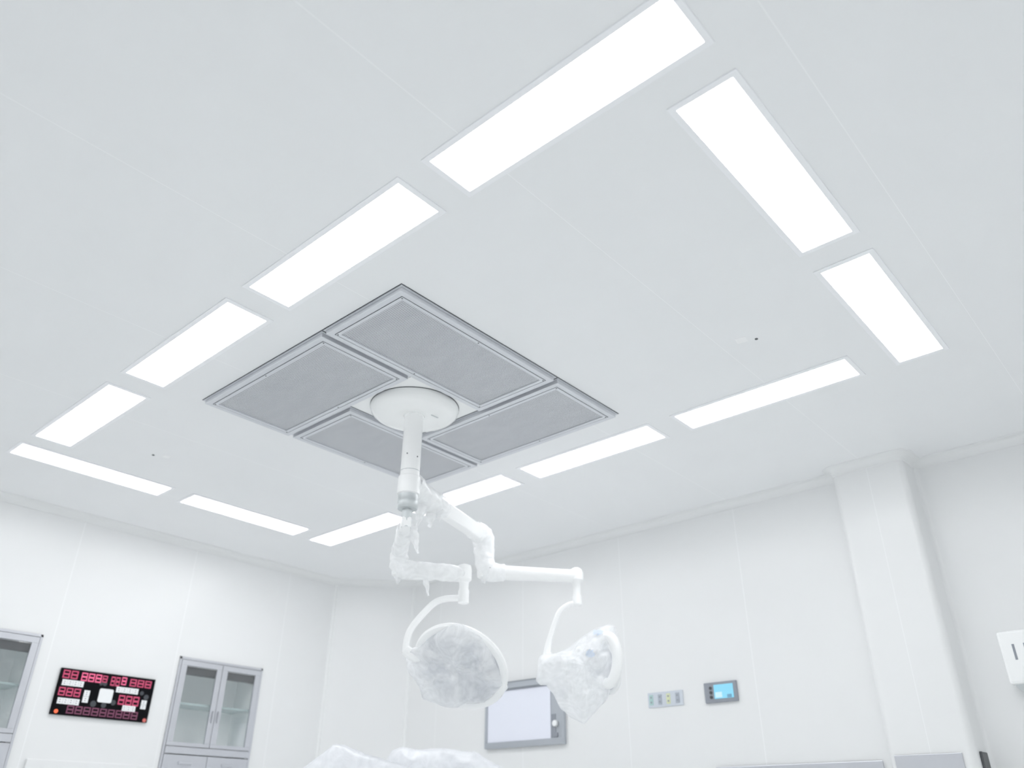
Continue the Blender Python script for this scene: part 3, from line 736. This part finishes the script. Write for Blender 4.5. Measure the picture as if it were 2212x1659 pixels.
tp = thing('touch_panel', 'grey control panel with a lit blue touch screen', 'control panel', (-3.13, YB, 1.65))
TO = (-3.13, YB, 1.65)
b = new_bm(); box(b, -3.268, -2.990, YB-0.022, YB-0.0005, 1.648, 1.797); obj('housing', b, M['grey_plastic'], tp, org=TO, bevel=0.004)
b = new_bm(); box(b, -3.182, -3.018, YB-0.025, YB-0.0221, 1.674, 1.777); s_ = obj('screen', b, M['blue_screen'], tp, org=TO)
b = new_bm(); box(b, -3.172, -3.115, YB-0.0265, YB-0.0251, 1.682, 1.722); obj('screen_field', b, M['blue_pale'], s_, org=TO)
b = new_bm(); box(b, -3.072, -3.035, YB-0.0265, YB-0.0251, 1.676, 1.700); obj('screen_field', b, M['blue_dark'], s_, org=TO)
for z in (1.755, 1.722, 1.688):
    b = new_bm(); cyl(b, (-3.210, YB-0.022, z), (-3.210, YB-0.028, z), 0.012, n=16); obj('button', b, M['steel_dark'], tp, org=TO)

sk = thing('socket_plate', 'light grey plate with four small coloured outlets left of the blue touch screen', 'socket plate', (-3.635, YB, 1.65))
SO = (-3.635, YB, 1.65)
b = new_bm(); box(b, -3.799, -3.470, YB-0.010, YB-0.0005, 1.656, 1.770); obj('plate', b, M['light_plastic'], sk, org=SO, bevel=0.003)
for x, mt in ((-3.765, 'green'), (-3.683, 'slate'), (-3.603, 'yellow'), (-3.519, 'slate')):
    b = new_bm(); box(b, x-0.018, x+0.018, YB-0.014, YB-0.0101, 1.674, 1.752); oo = obj('outlet', b, M[mt], sk, org=SO, bevel=0.002)
    for dz in (1.695, 1.732):
        b = new_bm(); cyl(b, (x, YB-0.0140, dz), (x, YB-0.0155, dz), 0.008, n=12); obj('port', b, M['grey_plastic'], oo, org=SO)

b = new_bm(); box(b, -3.24, -2.012, YB-0.018, YB-0.0005, 0.62, 1.198)
tag(obj('steel_panel', b, M['steel'], bevel=0.004, org=(-2.6, YB, 0.62)), 'wide steel wall panel left of the pillar, only its top edge showing', 'wall panel')
sp = thing('steel_panel', 'small grey steel panel on the front of the pillar', 'wall panel', (-1.69, PYF, 0.62))
b = new_bm(); box(b, -1.888, -1.484, PYF-0.010, PYF-0.0005, 0.62, 1.214); obj('plate', b, M['steel'], sp, org=(-1.69, PYF, 0.62), bevel=0.003)
b = new_bm(); box(b, PX1+0.0005, PX1+0.016, 5.93, 6.06, 0.62, 1.222)
tag(obj('corner_guard', b, M['steel_dark'], bevel=0.004, org=(PX1, 6.0, 0.62)), 'dark guard strip low on the right side of the pillar', 'corner guard')

wb = thing('wall_dispenser', 'white box with slots on the wall at the right edge of the photo', 'wall box', (-0.95, YB2, 1.53))
WO = (-0.95, YB2, 1.53)
b = new_bm(); box(b, -1.150, -0.760, YB2-0.135, YB2-0.0005, 1.594, 1.915); body = obj('body', b, M['white'], wb, org=WO, bevel=0.018)
b = new_bm()
lo = [b.verts.new(p) for p in ((-1.13, YB2-0.115, 1.596), (-0.78, YB2-0.115, 1.596), (-0.78, YB2-0.001, 1.596), (-1.13, YB2-0.001, 1.596))]
hi = [b.verts.new(p) for p in ((-1.08, YB2-0.085, 1.535), (-0.82, YB2-0.085, 1.535), (-0.82, YB2-0.001, 1.535), (-1.08, YB2-0.001, 1.535))]
b.faces.new(lo); b.faces.new(hi)
for k in range(4): b.faces.new((lo[k], lo[(k+1)%4], hi[(k+1)%4], hi[k]))
obj('tray', b, M['grey_metal'], wb, org=WO)
for x in (-1.070, -1.005):
    b = new_bm(); box(b, x-0.007, x+0.007, YB2-0.137, YB2-0.1352, 1.735, 1.830); obj('slot', b, M['grey_plastic'], body, org=WO)

# ------------------------------------------------------------------ small things on the ceiling
def sticker(label, x, y, sx, sy, rot):
    b = new_bm(); box(b, -sx/2, sx/2, -sy/2, sy/2, -0.0012, -0.0002)
    o = obj('ceiling_sticker', b, M['sticker']); o.location = (x, y, H); o.rotation_euler = (0,0,math.radians(rot)); return tag(o, label, 'sticker', 'stickers on the ceiling')
sticker('small white sticker on the ceiling left of the rightmost far light', -1.565, 3.715, 0.060, 0.055, 10)
sticker('tiny white sticker on the ceiling above the light pair at left', -5.615, 2.39, 0.05, 0.045, 0)
def plug(label, x, y, r):
    b = new_bm(); lathe(b, [(r,-0.0002),(r,-0.003),(r*0.6,-0.005)], (0,0,0), n=16)
    o = obj('ceiling_plug', b, M['hole']); o.location = (x, y, H); return tag(o, label, 'plug', 'dark plugs in the ceiling')
plug('dark dot plug in the ceiling beside the right sticker', -1.494, 3.757, 0.009)
plug('dark dot plug in the ceiling beside the left sticker', -5.66, 2.31, 0.010)
